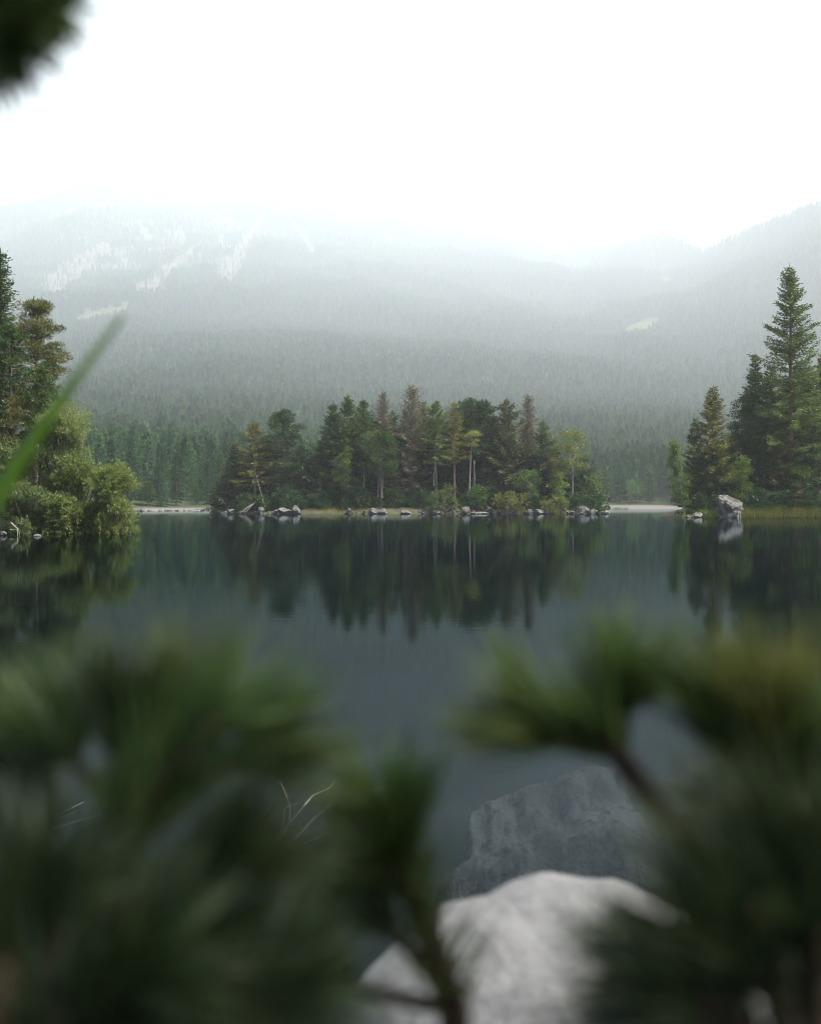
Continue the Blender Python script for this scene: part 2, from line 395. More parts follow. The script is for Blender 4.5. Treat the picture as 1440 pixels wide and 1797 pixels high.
def pad(g, rg, c, rx, rz, n, card, up=.5, out=1.0):
    d = rg.normal(size=(n, 3)); d /= np.linalg.norm(d, axis=1, keepdims=True)
    rr = rg.random(n) ** .45
    pos = c + d * rr[:, None] * np.array([rx, rx, rz])
    dd = d * out + rg.normal(size=(n, 3)) * .45; dd[:, 2] += up
    g.cards(pos, dd, card[0] * rg.uniform(.6, 1.3, n), card[1] * rg.uniform(.7, 1.3, n), rg)

def pine(rg, h, r, cb=.45, card=(.42, .13), nl=26, padr=1.0, padn=90, lean=(0, 0), round_top=.6, dead=5, flat=.42, trunk_r=None):
    g, tg = Geo(), Geo()
    pts, rad = trunk_geo(h, trunk_r or (h * .012 + .05), rg, lean, .012, 10, 7)
    tg.tube(pts, rad, 7)
    for i in range(nl):
        t = (i + rg.random()) / nl
        o = along(pts, (cb + (1 - cb) * t * .97))
        az = i * 2.4 + rg.normal() * .4
        prof = (math.sin(math.pi * (.18 + .80 * t)) ** round_top) * (1 - .35 * t)
        Lb = r * prof * rg.uniform(.55, 1.12)
        e = o + np.array([math.cos(az) * Lb, math.sin(az) * Lb, Lb * (.05 + .5 * t + rg.normal() * .12)])
        mid = (o + e) / 2 + np.array([0, 0, -.06 * Lb])
        tg.tube([o, mid, e], [.05 * (Lb + .3) ** .6, .035 * (Lb + .2) ** .5, .012], 4)
        for q in range(3 if Lb > 1.4 else 2):
            f = (1.0, .68, .4)[q]
            cpt = o + (e - o) * f + rg.normal(size=3) * np.array([.3, .3, .15]) * padr
            pr = padr * rg.uniform(.7, 1.2) * (1 if q == 0 else .8)
            pad(g, rg, cpt, pr, pr * flat, int(padn * (1 if q == 0 else .6)), card, .55)
    pad(g, rg, along(pts, .985), padr * .9, padr * .7, padn, card, .7)
    for i in range(dead):
        t = rg.uniform(.25, 1) * cb; o = along(pts, t); az = rg.random() * 6.28; Lb = r * rg.uniform(.25, .7)
        e = o + np.array([math.cos(az) * Lb, math.sin(az) * Lb, rg.uniform(-.25, .2) * Lb])
        tg.tube([o, (o + e) / 2 + rg.normal(size=3) * .08, e], [.035, .025, .008], 3)
    return g, tg

def broadleaf(rg, h, r, cb=.3, card=(.34, .2), nl=22, padr=.9, padn=110, lean=(0, 0), stems=1, trunk_r=None, up=.1):
    g, tg = Geo(), Geo()
    for s_ in range(stems):
        a = rg.random() * 6.28; sl = (lean[0] + (math.cos(a) * r * .4 if stems > 1 else 0), lean[1] + (math.sin(a) * r * .4 if stems > 1 else 0))
        pts, rad = trunk_geo(h * rg.uniform(.85, 1) if stems > 1 else h * .95, (trunk_r or (h * .011 + .03)) / stems ** .4, rg, sl, .015, 9, 6)
        tg.tube(pts, rad, 6)
        for i in range(nl // stems):
            t = (i + rg.random()) / (nl / stems)
            o = along(pts, cb * .85 + (1 - cb * .85) * t * .95)
            az = i * 2.4 + rg.normal() * .5
            prof = (math.sin(math.pi * (.16 + .76 * t)) ** .7)
            Lb = r * prof * rg.uniform(.5, 1.05) - padr * .3
            Lb = max(.15, Lb)
            e = o + np.array([math.cos(az) * Lb, math.sin(az) * Lb, Lb * rg.uniform(.2, .7)])
            tg.tube([o, (o + e) / 2 + np.array([0, 0, .06 * Lb]), e], [.035 * (Lb + .2) ** .5, .022, .008], 4)
            for q in range(2):
                pr = padr * rg.uniform(.6, 1.15)
                pad(g, rg, o + (e - o) * (1, .6)[q] + rg.normal(size=3) * .22 * padr, pr, pr * .75, int(padn * (1, .6)[q]), card, up, .6)
    return g, tg

def bush(rg, rx, ry, h, n_stem=26, card=(.3, .09), n_leaf=9000, up=.5, lobes=14, bottom=.0):
    """many stems from one foot with leafy lobes of uneven size"""
    g, tg = Geo(), Geo()
    C, R = [], []
    for i in range(lobes):
        a = rg.random() * 6.283; q = rg.random() ** .5
        zc = bottom + (h - bottom) * rg.uniform(.04, .86)
        lim = math.sqrt(max(.06, 1 - ((zc / h - .42) / .62) ** 2))
        c = np.array([math.cos(a) * rx * q * lim * .8, math.sin(a) * ry * q * lim * .8, zc]); C.append(c); R.append(min(rx, h * .6) * rg.uniform(.22, .42))
    C.append(np.array([rg.normal() * rx * .1, 0, h * .84])); R.append(h * .17)
    C = np.array(C); R = np.array(R); wgt = R ** 2 / (R ** 2).sum()
    for c, rr, w in zip(C, R, wgt):
        n = int(n_leaf * w); k = max(8, n // 26)
        # leafy twigs: each twig carries a row of leaves
        d = rg.normal(size=(k, 3)); d /= np.linalg.norm(d, axis=1, keepdims=True)
        base = c + d * (rr * rg.random(k) ** .5)[:, None] * np.array([1, 1, .85]); base[:, 2] = np.maximum(base[:, 2], .02)
        tw = d * .7 + rg.normal(size=(k, 3)) * .3; tw[:, 2] += up; tw /= np.linalg.norm(tw, axis=1, keepdims=True)
        m_ = 26; s = rg.random((k, m_)) * rr * .55
        pos = (base[:, None] + tw[:, None] * s[..., None] + rg.normal(size=(k, m_, 3)) * .05).reshape(-1, 3)
        dd = (tw[:, None] * .8 + rg.normal(size=(k, m_, 3)) * .55).reshape(-1, 3)
        g.cards(pos, dd, card[0] * rg.uniform(.6, 1.3, len(pos)), card[1] * rg.uniform(.7, 1.3, len(pos)), rg)
        o = np.array([rg.normal() * .25 * rx * .4, rg.normal() * .25 * ry * .4, -.2])
        tg.tube([o, o * .4 + c * .5 + np.array([0, 0, .1 * h]), c], [.02 * h ** .7 + .01, .014 * h ** .7, .01], 4)
    return g, tg

def plant(name, cat, label, loc, builder, leafmat, barkmat, group=None, crown='crown', stem='trunk', rz=0.0):
    g, tg = builder
    t = empty(name, loc); t.rotation_euler[2] = rz
    tag(t, label, cat, group)
    link(stem, tg.mesh(stem, [M[barkmat]], True), t)
    link(crown, g.mesh(crown, [M[leafmat]]), t)
    return t

def gz(x, y): return max(-.25, float(ground_z(np.array([x]), np.array([y]))[0]))

# ------------------------------------------------------------------ island trees: photo column of the foot, row of the tip, half width, depth
ISL = [
 # px, top, halfw, y, kind, leaf, bark, crown base, label, lean px
 (386, 836, 15, 214, 'spruce', 'brown', 'bark', .03, "low dark brownish conifer at the island's left tip", 0),
 (411, 781, 23, 212, 'spruce', 'brown', 'bark', .10, "brownish conifer second from the island's left tip, below the olive one", 0),
 (447, 742, 27, 209, 'spruce', 'olive', 'bark_pale', .30, "yellow olive conifer above the leaning dead trunks on the island", 0),
 (500, 724, 40, 210, 'pine', 'dark', 'bark', .35, "broad dark pine with stepped branch plates left of the island's gap", 0),
 (474, 772, 24, 216, 'spruce', 'brown', 'bark', .08, "dark brown conifer between olive conifer and broad stepped pine", 0),
 (527, 782, 20, 213, 'spruce', 'dark', 'bark', .06, "short dark conifer just right of the broad stepped pine", 0),
 (563, 772, 24, 212, 'spruce', 'dark', 'bark', .04, "dark conifer filling the dip left of the island's main stand", 0),
 (584, 708, 30, 212, 'spruce', 'dark', 'bark', .06, "dark green spruce, first tall one of the island's main stand", 0),
 (608, 694, 27, 209, 'spruce', 'green', 'bark', .12, "green spruce with lighter pointed top, second tall one of main stand", 0),
 (636, 701, 25, 211, 'spruce', 'green', 'bark_pale', .30, "spruce with lit tip beside a bare pale lower trunk on the island", 0),
 (668, 762, 38, 206, 'pine', 'green', 'bark_pale', .42, "spreading green pine plates on bare pale trunks above island rocks", 0),
 (673, 688, 20, 216, 'thin', 'grey', 'bark_red', .12, "thin greyish half bare spruce behind the spreading pine plates", 0),
 (705, 752, 26, 213, 'spruce', 'dark', 'bark', .08, "dark spruce at the foot of the tallest grey brown spruce", 0),
 (722, 676, 27, 209, 'thin', 'grey', 'bark_red', .10, "tallest island tree, a sparse grey brown spruce", 0),
 (741, 705, 22, 215, 'thin', 'brown', 'bark_red', .14, "brownish spruce leaning on the right side of the tallest tree", 0),
 (765, 704, 24, 207, 'spruce', 'green', 'bark_pale', .42, "green spruce above a long bare pale trunk in the island's middle", 0),
 (797, 706, 17, 208, 'thin', 'olive', 'bark_red', .42, "slender yellowish topped spruce with reddish bare trunk", 0),
 (820, 704, 33, 213, 'pine', 'dark', 'bark_red', .40, "round topped dark pine, left of the twin pines on the island", 0),
 (851, 707, 33, 212, 'pine', 'dark', 'bark_red', .38, "round topped dark pine, right of the twin pines on the island", 0),
 (822, 759, 14, 204.5, 'tuft', 'yellow', 'bark_pale', .80, "thin pine with a flat yellow green tuft on a bare stem", 6),
 (889, 701, 33, 210, 'spruce', 'brown', 'bark_pale', .12, "broad brown green spruce with pale trunk showing through", 0),
 (926, 694, 19, 214, 'thin', 'grey', 'bark_red', .15, "sparse grey spruce standing right of the broad brown spruce", 0),
 (954, 737, 24, 210, 'spruce', 'green', 'bark', .06, "pointed green spruce between the grey spruce and the yellow tree", 0),
 (969, 782, 17, 207, 'leaf', 'olive', 'bark_pale', .35, "olive leafy crown in front of the pointed green spruce", 0),
 (1004, 752, 37, 209, 'crown', 'yellow', 'bark_pale', .55, "yellow green broad crowned tree on slim pale stem near the right end", 0),
 (930, 827, 26, 205, 'multi', 'fresh', 'bark_pale', .36, "bright green young birch with several pale stems on the island shore", 0),
 (977, 825, 17, 206, 'leaf', 'fresh', 'bark_pale', .25, "narrow fresh green birch right of the many stemmed birch", 0),
 (1045, 830, 27, 211, 'leaf', 'green', 'bark', .12, "rounded green tree at the island's right end", 0),
 (1022, 800, 24, 216, 'spruce', 'dark', 'bark', .05, "dark conifer behind the yellow crowned tree's stem", 0),
 (838, 852, 15, 205.5, 'leaf', 'fresh', 'bark', .15, "small fresh green birch sapling beside the bare snag", 0),
 (600, 790, 16, 205.5, 'leaf', 'fresh', 'bark', .40, "slender leafy tree in front of the first tall dark spruces", 0),
]
def build_tree(px, top, hw, y, kind, leaf, bark, cb, label, lean, name, cat, group=None, zfun=gz, seed=0, cs=1.0):
    x = (px - CX) / F * y; z0 = zfun(x, y); h = W(px, top, y).z - z0; r = hw / F * y
    rg = np.random.default_rng(abs(hash((px, top, seed))) % 2 ** 31 if False else int(px * 7919 + top * 31 + seed))
    ln = (lean / F * y, 0)
    if kind == 'spruce': b = spruce(rg, h, r * 1.65, cb, .80 * cs ** .5, (.55 * cs, .17 * cs), 2.3, .30, ln, .80, .30, .05)
    elif kind == 'thin': b = spruce(rg, h, r * 1.4, cb, .5, (.55 * cs, .12 * cs), 1.2, .22, ln, .6, .45, .12)
    elif kind == 'pine': b = pine(rg, h, r * 1.15, cb, (.48 * cs, .16 * cs), 40, 1.3 * cs ** .3, 150, ln)
    elif kind == 'tuft': b = pine(rg, h, r * 1.0, cb, (.4 * cs, .13 * cs), 9, .75, 80, ln, .3, 6)
    elif kind == 'leaf': b = broadleaf(rg, h, r * 1.05, cb, (.34 * cs, .20 * cs), 20, min(.9, r * .45), 100, ln)
    elif kind == 'multi': b = broadleaf(rg, h, r * 1.1, cb, (.34 * cs, .20 * cs), 24, min(.8, r * .4), 90, ln, 4)
    elif kind == 'crown': b = broadleaf(rg, h, r * 1.15, cb, (.36 * cs, .20 * cs), 24, min(1.0, r * .36), 110, ln)
    return plant(name, cat, label, (x, y, z0), b, leaf, bark, group, rz=0)
NAMES = {'spruce': 'spruce_tree', 'thin': 'spruce_tree', 'pine': 'pine_tree', 'tuft': 'pine_tree', 'leaf': 'broadleaf_tree', 'multi': 'birch_tree', 'crown': 'broadleaf_tree'}
for s in ISL:
    nm = 'birch_tree' if 'birch' in s[8] else NAMES[s[4]]
    build_tree(*s, nm, 'tree', 'trees on the wooded island')
# shaded interior of the island wood
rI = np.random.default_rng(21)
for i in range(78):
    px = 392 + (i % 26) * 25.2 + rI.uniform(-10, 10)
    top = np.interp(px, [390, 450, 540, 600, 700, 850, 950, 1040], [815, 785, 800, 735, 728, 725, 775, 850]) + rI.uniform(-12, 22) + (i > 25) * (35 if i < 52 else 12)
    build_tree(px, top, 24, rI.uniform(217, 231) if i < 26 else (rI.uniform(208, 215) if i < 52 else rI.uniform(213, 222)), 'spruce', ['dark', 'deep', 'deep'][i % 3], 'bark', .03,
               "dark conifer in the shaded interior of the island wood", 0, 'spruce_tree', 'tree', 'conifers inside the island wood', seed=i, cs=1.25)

# bushes on the island
BSH = [ # px, top, halfw, y, leaf, label
 (780, 858, 28, 203.0, 'willow_olive', "large olive willow bush at the waterline in the island's middle"),
 (893, 867, 31, 202.6, 'yellow', "bright yellow green willow bush on the island shore left of the birches"),
 (972, 875, 20, 202.6, 'yellow', "small yellow green bush below the narrow birch"),
 (838, 873, 14, 204.2, 'fresh', "small fresh green bush below the birch sapling"),
 (632, 851, 20, 205.5, 'shrub', "dark green bush above the orange tinted shore left of the rocks"),
 (430, 868, 18, 207, 'shrub', "dark shrub behind the leaning dead trunks on the island"),
 (505, 858, 26, 207, 'shrub', "dark green shrub above the rock heap under the broad stepped pine"),
 (568, 862, 26, 206.5, 'shrub', "dark shrub overhanging the water in the island's dip"),
 (690, 858, 22, 206.5, 'shrub', "dark shrub behind the pale rocks right of the spreading pine"),
 (735, 856, 24, 206, 'shrub', "green shrub under the tallest grey brown spruce"),
 (868, 858, 16, 206.5, 'shrub', "dark shrub left of the bright yellow green bush"),
 (1010, 872, 18, 206.5, 'shrub', "dark shrub behind rocks under the yellow crowned tree"),
 (1047, 868, 18, 208, 'shrub', "round green shrub at the water's edge of the island's right end"),
]
for (px, top, hw, y, leaf, label) in BSH:
    x = (px - CX) / F * y; z0 = gz(x, y); h = W(px, top, y).z - z0; r = hw / F * y
    rg = np.random.default_rng(int(px * 13 + top))
    plant('bush', 'bush', label, (x, y, z0), bush(rg, r * 1.2, r, h * 1.1, card=(.42, .13), n_leaf=5200, up=.45, lobes=16), leaf, 'bark', 'bushes on the island', 'foliage', 'stems')

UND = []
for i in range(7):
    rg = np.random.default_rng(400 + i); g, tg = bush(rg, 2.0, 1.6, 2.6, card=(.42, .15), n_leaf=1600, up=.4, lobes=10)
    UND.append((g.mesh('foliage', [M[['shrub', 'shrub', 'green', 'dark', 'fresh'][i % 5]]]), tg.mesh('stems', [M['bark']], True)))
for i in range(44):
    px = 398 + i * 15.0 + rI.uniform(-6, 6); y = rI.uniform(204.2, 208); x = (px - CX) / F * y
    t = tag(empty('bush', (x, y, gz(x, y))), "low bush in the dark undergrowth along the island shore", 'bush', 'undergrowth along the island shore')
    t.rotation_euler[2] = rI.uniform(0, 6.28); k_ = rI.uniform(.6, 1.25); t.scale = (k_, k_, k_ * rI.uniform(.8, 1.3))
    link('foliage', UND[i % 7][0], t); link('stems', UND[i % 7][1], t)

# ------------------------------------------------------------------ right shore trees
RGT = [
 (1201, 765, 17, 148.5, 'leaf', 'fresh', 'bark_pale', .22, "slender birch leaning out over the water from the right shore's tip", -22),
 (1250, 679, 33, 152, 'spruce', 'olive', 'bark', .06, "olive tipped spruce above the pale boulder on right shore", 0),
 (1217, 735, 18, 154, 'spruce', 'green', 'bark', .05, "small pointed spruce left of the olive tipped spruce", 0),
 (1235, 790, 25, 151, 'spruce', 'dark', 'bark', .03, "low dark spruce behind the leaning birch", 0),
 (1312, 694, 30, 155, 'pine', 'dark', 'bark', .42, "dark round pine between olive tipped spruce and slender spruce", 0),
 (1327, 620, 22, 157, 'spruce', 'green', 'bark', .25, "slender ragged spruce left of the tallest right shore spruce", 0),
 (1386, 464, 47, 153, 'spruce', 'green', 'bark_red', .17, "tallest spruce of the right shore with long reddish trunk", 0),
 (1352, 640, 30, 160, 'spruce', 'dark', 'bark', .05, "dark spruce tucked left of the tallest spruce's trunk", 0),
 (1436, 540, 46, 158, 'leaf', 'fresh', 'bark', .30, "green leafy tree right of the tallest spruce at the photo's edge", 0),
 (1412, 640, 42, 156, 'spruce', 'dark', 'bark', .06, "dark spruce in front of the leafy tree at the right edge", 0),
 (1302, 795, 20, 149.5, 'leaf', 'fresh', 'bark', .15, "young bright green birch just behind the pale boulder", 0),
 (1405, 815, 20, 149.5, 'leaf', 'fresh', 'bark_pale', .45, "small light green broadleaf under the tallest spruce", 0),
 (1340, 770, 26, 152, 'spruce', 'dark', 'bark', .04, "dark lower spruce between the young birch and tallest spruce", 0),
 (1290, 760, 28, 156, 'spruce', 'dark', 'bark', .03, "dark spruce below the round pine behind the boulder", 0),
 (1265, 785, 22, 151, 'spruce', 'dark', 'bark', .03, "short dark spruce directly behind the boulder's left side", 0),
 (1375, 765, 28, 151, 'spruce', 'brown', 'bark', .05, "brownish spruce beside the foot of the tallest trunk", 0),
 (1432, 745, 30, 151, 'spruce', 'dark', 'bark', .04, "low dark spruce at the right edge above the reeds", 0),
]
for s in RGT:
    nm = 'birch_tree' if 'birch' in s[8] else NAMES[s[4]]
    build_tree(*s, nm, 'tree', 'trees on the right shore', cs=.85)
for i in range(24):
    px = 1228 + i * 13 + rI.uniform(-8, 8)
    build_tree(px, np.interp(px, [1230, 1320, 1400, 1500], [800, 745, 640, 600]) + rI.uniform(-10, 25), 26, rI.uniform(159, 174), 'spruce', ['dark', 'brown'][i % 2], 'bark', .03,
               "dark conifer deep in the wood of the right shore", 0, 'spruce_tree', 'tree', 'conifers inside the right shore wood', seed=i, cs=1.2)
for (px, top, hw, y, leaf, label) in [
 (1330, 858, 24, 149, 'shrub', "dark shrub just right of the pale boulder"),
 (1372, 862, 24, 148.6, 'shrub', "dark shrub behind the reeds below the brownish spruce"),
 (1425, 856, 26, 148.6, 'shrub', "dark shrub behind the reeds at the photo's right edge"),
 (1232, 868, 18, 149, 'shrub', "dark shrub behind the small rocks left of the boulder")]:
    x = (px - CX) / F * y; z0 = gz(x, y); h = W(px, top, y).z - z0; r = hw / F * y
    rg = np.random.default_rng(int(px * 13 + top))
    plant('bush', 'bush', label, (x, y, z0), bush(rg, r, r * .8, h, card=(.34, .11), n_leaf=4500, up=.4, lobes=13), leaf, 'bark', 'bushes on the right shore', 'foliage', 'stems')

# ------------------------------------------------------------------ left shore: pines above willows
def fine_pine(px, top, hw, y, cb, leaf, label, lean=0, nl=30, padr=.55, padn=170, round_top=.6, dead=8, name='pine_tree'):
    x = (px - CX) / F * y; z0 = gz(x, y); h = W(px, top, y).z - z0; r = hw / F * y
    rg = np.random.default_rng(int(px * 17 + top + 2000))
    plant(name, 'tree', label, (x, y, z0), pine(rg, h, r, cb, (.20, .055), nl, padr, padn, (lean / F * y, 0), round_top, dead), leaf, 'bark', 'pines on the left shore')
fine_pine(64, 528, 58, 72, .40, 'brown', "pine with rounded crown and bare lower branches, rightmost on left shore", 0, 60, .72, 230, .45, 18)
fine_pine(18, 572, 40, 69, .50, 'dark', "brownish flat crowned pine left of the rounded crown pine", 0, 30)
fine_pine(70, 640, 30, 67.5, .45, 'dark', "short dark pine clump just above the tall willow", 0, 30)
fine_pine(22, 700, 40, 67, .35, 'brown', "low brown pine clump above the left willow", 0, 26)
x = (2 - CX) / F * 74; z0 = gz(x, 74); rg = np.random.default_rng(5)
plant('spruce_tree', 'tree', "dense dark conifer cut by the left edge, highest on left shore", (x, 74, z0), spruce(rg, W(0, 440, 74).z - z0, 1.7, .3, .28, (.28, .08), 1.5, .1, (0, 0), .55, .2), 'dark', 'bark', 'pines on the left shore')
for (px, top, hw, y, leaf, n, up, label) in [
 (108, 714, 56, 66.5, 'willow', 46000, .75, "tallest willow with silvery tips on the left shore"),
 (203, 816, 41, 64.2, 'willow_olive', 26000, .55, "rounded olive willow bush farthest out over the water at left"),
 (140, 800, 50, 65, 'willow_olive', 30000, .45, "yellowish willow between the tallest willow and the rounded one"),
 (20, 770, 60, 67, 'willow', 34000, .6, "pale green willow behind the grass blade at left edge"),
 (42, 848, 48, 63.8, 'willow', 24000, .5, "low pale willow bush with its foot in the water at left"),
 (110, 872, 36, 63.9, 'willow_olive', 16000, .35, "low olive willow sprays hanging to the water above white rock")]:
    x = (px - CX) / F * y; z0 = gz(x, y); h = W(px, top, y).z - z0; r = hw / F * y
    rg = np.random.default_rng(int(px * 13 + top))
    plant('willow_bush', 'bush', label, (x, y, z0), bush(rg, r, r, h, card=(.18, .042), n_leaf=int(n * 1.35), up=up, lobes=24), leaf, 'bark', 'willows on the left shore', 'foliage', 'stems')

# ------------------------------------------------------------------ rocks, logs
def rock_mesh(seed, sub=3, mat='rock', rough=.35, cell=1.1, fine=1.0):
    bm = bmesh.new(); bmesh.ops.create_icosphere(bm, subdivisions=sub, radius=1)
    off_ = Vector((seed * 7.3, seed * 3.1, seed * 1.7))
    rr_ = random.Random(seed)
    cuts = [(Vector((rr_.gauss(0, 1), rr_.gauss(0, 1), rr_.gauss(0, .8))).normalized(), rr_.uniform(.5, .85)) for _ in range(14)] if fine >= 1 else []
    for v in bm.verts:
        for n_, e_ in cuts:
            q_ = v.co.dot(n_)
            if q_ > e_: v.co -= n_ * (q_ - e_) * .96
        p_ = v.co.copy()
        d_, _ = mnoise.voronoi(p_ * cell + off_)
        k_ = 1 + rough * (mnoise.noise(p_ * 1.1 + off_) * .8 + (d_[1] - d_[0]) * .5 - .2) + fine * (.10 * mnoise.noise(p_ * 4 + off_) + .05 * mnoise.noise(p_ * 9 + off_))
        v.co = p_ * k_
    me = bpy.data.meshes.new('rock'); bm.to_mesh(me); bm.free(); me.materials.append(M[mat]); return me
RM = [rock_mesh(i, 3, 'rock', .22) for i in range(8)]
def rock(px, base, w, h, y, label, group=None, name='rock', mesh=None, sink=.3):
    r = w / F * y / 2; hh = h * .72 / F * y
    o = link(name, mesh or RM[int(px) % 8], loc=W(px, base, y) + Vector((0, 0, hh * (.5 - sink * .5))))
    o.scale = (r, r * .85, hh * (.5 + sink * .5)); o.rotation_euler = (0, 0, (px * 1.7) % 6.28)
    return tag(o, label, 'rock', group)
big = [ (458, 900, 14, 15, 203, "upright white rock at the foot of the leaning dead trunks"),
 (500, 901, 34, 17, 202.6, "wide grey rock heap under the broad stepped pine"),
 (519, 900, 20, 20, 203, "grey rock with pale top at the right of the rock heap"),
 (612, 900, 12, 14, 202.5, "small pale upright rock beside the orange shore"),
 (655, 901, 24, 15, 202.6, "grey boulder left of the long row of pale rocks"),
 (672, 901, 18, 13, 202.5, "pale boulder touching the grey boulder below the spreading pine"),
 (711, 902, 26, 11, 202.3, "low pale rock below the tallest island tree"),
 (766, 902, 26, 12, 202.2, "white rock in front of the large olive willow bush"),
 (817, 900, 22, 16, 202.6, "tilted grey rock left of the long white slab"),
 (842, 903, 42, 7, 202, "long flat white slab lying at the waterline"),
 (858, 899, 20, 13, 203, "rounded grey rock just above the white slab"),
 (945, 902, 36, 12, 202.4, "broad pale rock below the many stemmed birch"),
 (962, 902, 14, 8, 202.2, "small pale rock right of the broad pale rock"),
 (1022, 900, 30, 19, 203, "large pointed pale rock near the island's right end"),
 (1040, 901, 18, 12, 203, "grey rock leaning on the large pointed pale rock"),
 (1062, 902, 22, 10, 204, "last low grey rock off the island's right tip"),
 (405, 899, 16, 10, 204, "small grey rock under the low dark conifers at left tip"),
 (1223, 908, 26, 13, 146.8, "grey rock beside the foot of the leaning birch"),
 (1206, 909, 16, 8, 146.8, "low pale rock at the very tip of the right shore"),
 (1236, 905, 14, 11, 147.2, "small pale rock left of the green grass patch"),
 (66, 944, 20, 10, 58.5, "small white rock in the water below the willows"),
 (76, 945, 12, 6, 58.2, "tiny white stone beside the small white rock at left"),
 (6, 938, 16, 10, 60, "pale stone at the left edge under the willow"),
 (250, 897, 12, 6, 291, "white rock at the left end of the far shore line"),
 (372, 899, 8, 5, 290, "lone far white rock just left of the island's tip"),]
for b in big: rock(*b)
for i in range(120):
    px = rI.uniform(395, 1058); w = rI.uniform(3, 10) * (1.5 if rI.random() < .2 else 1)
    if 530 < px < 600: continue
    rock(px, 902 + rI.uniform(-3, 1), w, w * rI.uniform(.4, .8), 202.6 + rI.uniform(-.5, 1.2), "small grey stone in the rubble along the island waterline", 'small stones along the island waterline', 'stone')
for i in range(30):
    px = 247 + i * 3.9 + rI.uniform(-3, 3); w = rI.uniform(4, 9)
    yy = float(shore(np.array([(px - CX) / F]))[0]) + rI.uniform(-3, 3)
    rock(px, HY + CAMZ * F / yy, w, w * rI.uniform(.4, .7), yy, "pale stone in the bright line of stones on the far left shore", 'pale stones along the far left shore', 'stone')
bmesh_boulder = rock_mesh(36, 5, 'rock_mottled', .15, 1.3)
o = rock(1278, 909, 56, 64, 147.3, "big grey white boulder with mossy top standing in the water on right", None, 'boulder', bmesh_boulder, .25)

def log(name, label, pts, r, mat='driftwood', cat='dead trunk', group=None, stubs=0):
    tg = Geo(); pts = np.array([list(p_) for p_ in pts]); rg = np.random.default_rng(len(label))
    base = pts[0].copy(); pts = pts - base
    t = np.linspace(0, 1, 9); q = np.stack([np.interp(t, np.linspace(0, 1, len(pts)), pts[:, k]) for k in range(3)], 1)
    q[1:-1] += rg.normal(size=(7, 3)) * r * .35
    tg.tube(q, r * (1 - .75 * t), 6)
    L_ = np.linalg.norm(pts[-1])
    for i in range(stubs):
        o_ = q[rg.integers(2, 8)]; e_ = o_ + rg.normal(size=3) * .06 * L_
        tg.tube([o_, e_], [r * .35, r * .1], 4)
    return tag(link(name, tg.mesh(name, [M[mat]], True), loc=base), label, cat, group)
log('fallen_tree', "upper of the leaning dead trunks sloping into the water at island left", [W(456, 874, 206), W(428, 901, 202)], .16, stubs=3)
log('fallen_tree', "lower of the leaning dead trunks sloping into the water at island left", [W(452, 878, 206.5), W(420, 901, 201.5)], .12, stubs=3)
log('fallen_tree', "tilted slim trunk rising behind the upright white rock", [W(464, 889, 204), W(446, 820, 206)], .09, stubs=6)
log('dead_snag', "bare pale snag standing beside the flat yellow green tuft", [W(833, 872, 206), W(831, 807, 206)], .20, 'bark_pale', 'snag', stubs=4)
log('dead_branch', "grey dead branch bent down to the water under the left willow", [W(20, 918, 61), W(30, 928, 60.5), W(31, 948, 60)], .06, cat='branch', stubs=2)
for (px, top, bot, y, lab) in [(663, 828, 872, 205, "left of the pair of bare pale trunks above the island rocks"), (670, 826, 874, 204.6, "right of the pair of bare pale trunks above the island rocks"),
                               (638, 812, 862, 205.5, "single bare pale trunk left of the pair on the island"), (761, 785, 852, 205.5, "bare pale trunk under the green spruce in the island's middle")]:
    log('bare_trunk', lab, [W(px, bot, y), W(px + 1, top, y)], .17, 'bark_pale', 'trunk', 'bare trunks on the island', 3)

# grass and reeds on the right shore (uncountable)
def blades(name, n, px0, px1, y0, y1, hmin, hmax, mat, label, cat):
    g = Geo(); rg = np.random.default_rng(n); P, D, L_ = [], [], []
    y = rg.uniform(y0, y1, n); x = (rg.uniform(px0, px1, n) - CX) / F * y
    z = np.maximum(ground_z(x, y), -.25); ok = z > -.3
    P = np.stack([x, y, z], 1)[ok]; k = len(P)
    D = np.stack([rg.normal(size=k) * .22, rg.normal(size=k) * .22, np.ones(k)], 1)
    g.cards(P, D, rg.uniform(hmin, hmax, k) * (.5 + fbm(P[:, 0] / 2, P[:, 1] / 2, 3)), .055, rg, wide=.3)
    return tag(link(name, g.mesh(name, [M[mat]])), label, cat, kind='stuff')
blades('reeds', 9000, 1300, 1500, 146.6, 150.5, .8, 1.9, 'reed', "yellow green reeds along the right shore", 'reeds')
blades('grass', 1500, 1196, 1236, 146.5, 149.5, .3, 1.0, 'grass', "low grass on the tip of the right shore by the leaning birch", 'grass')
blades('grass', 2600, 1228, 1262, 146.9, 149.5, .9, 2.0, 'grass', "green grass between the boulder and the small rocks", 'grass')
blades('grass', 900, 560, 650, 202.4, 206, .3, .9, 'reed', "dry grass strip along the island shore", 'grass')

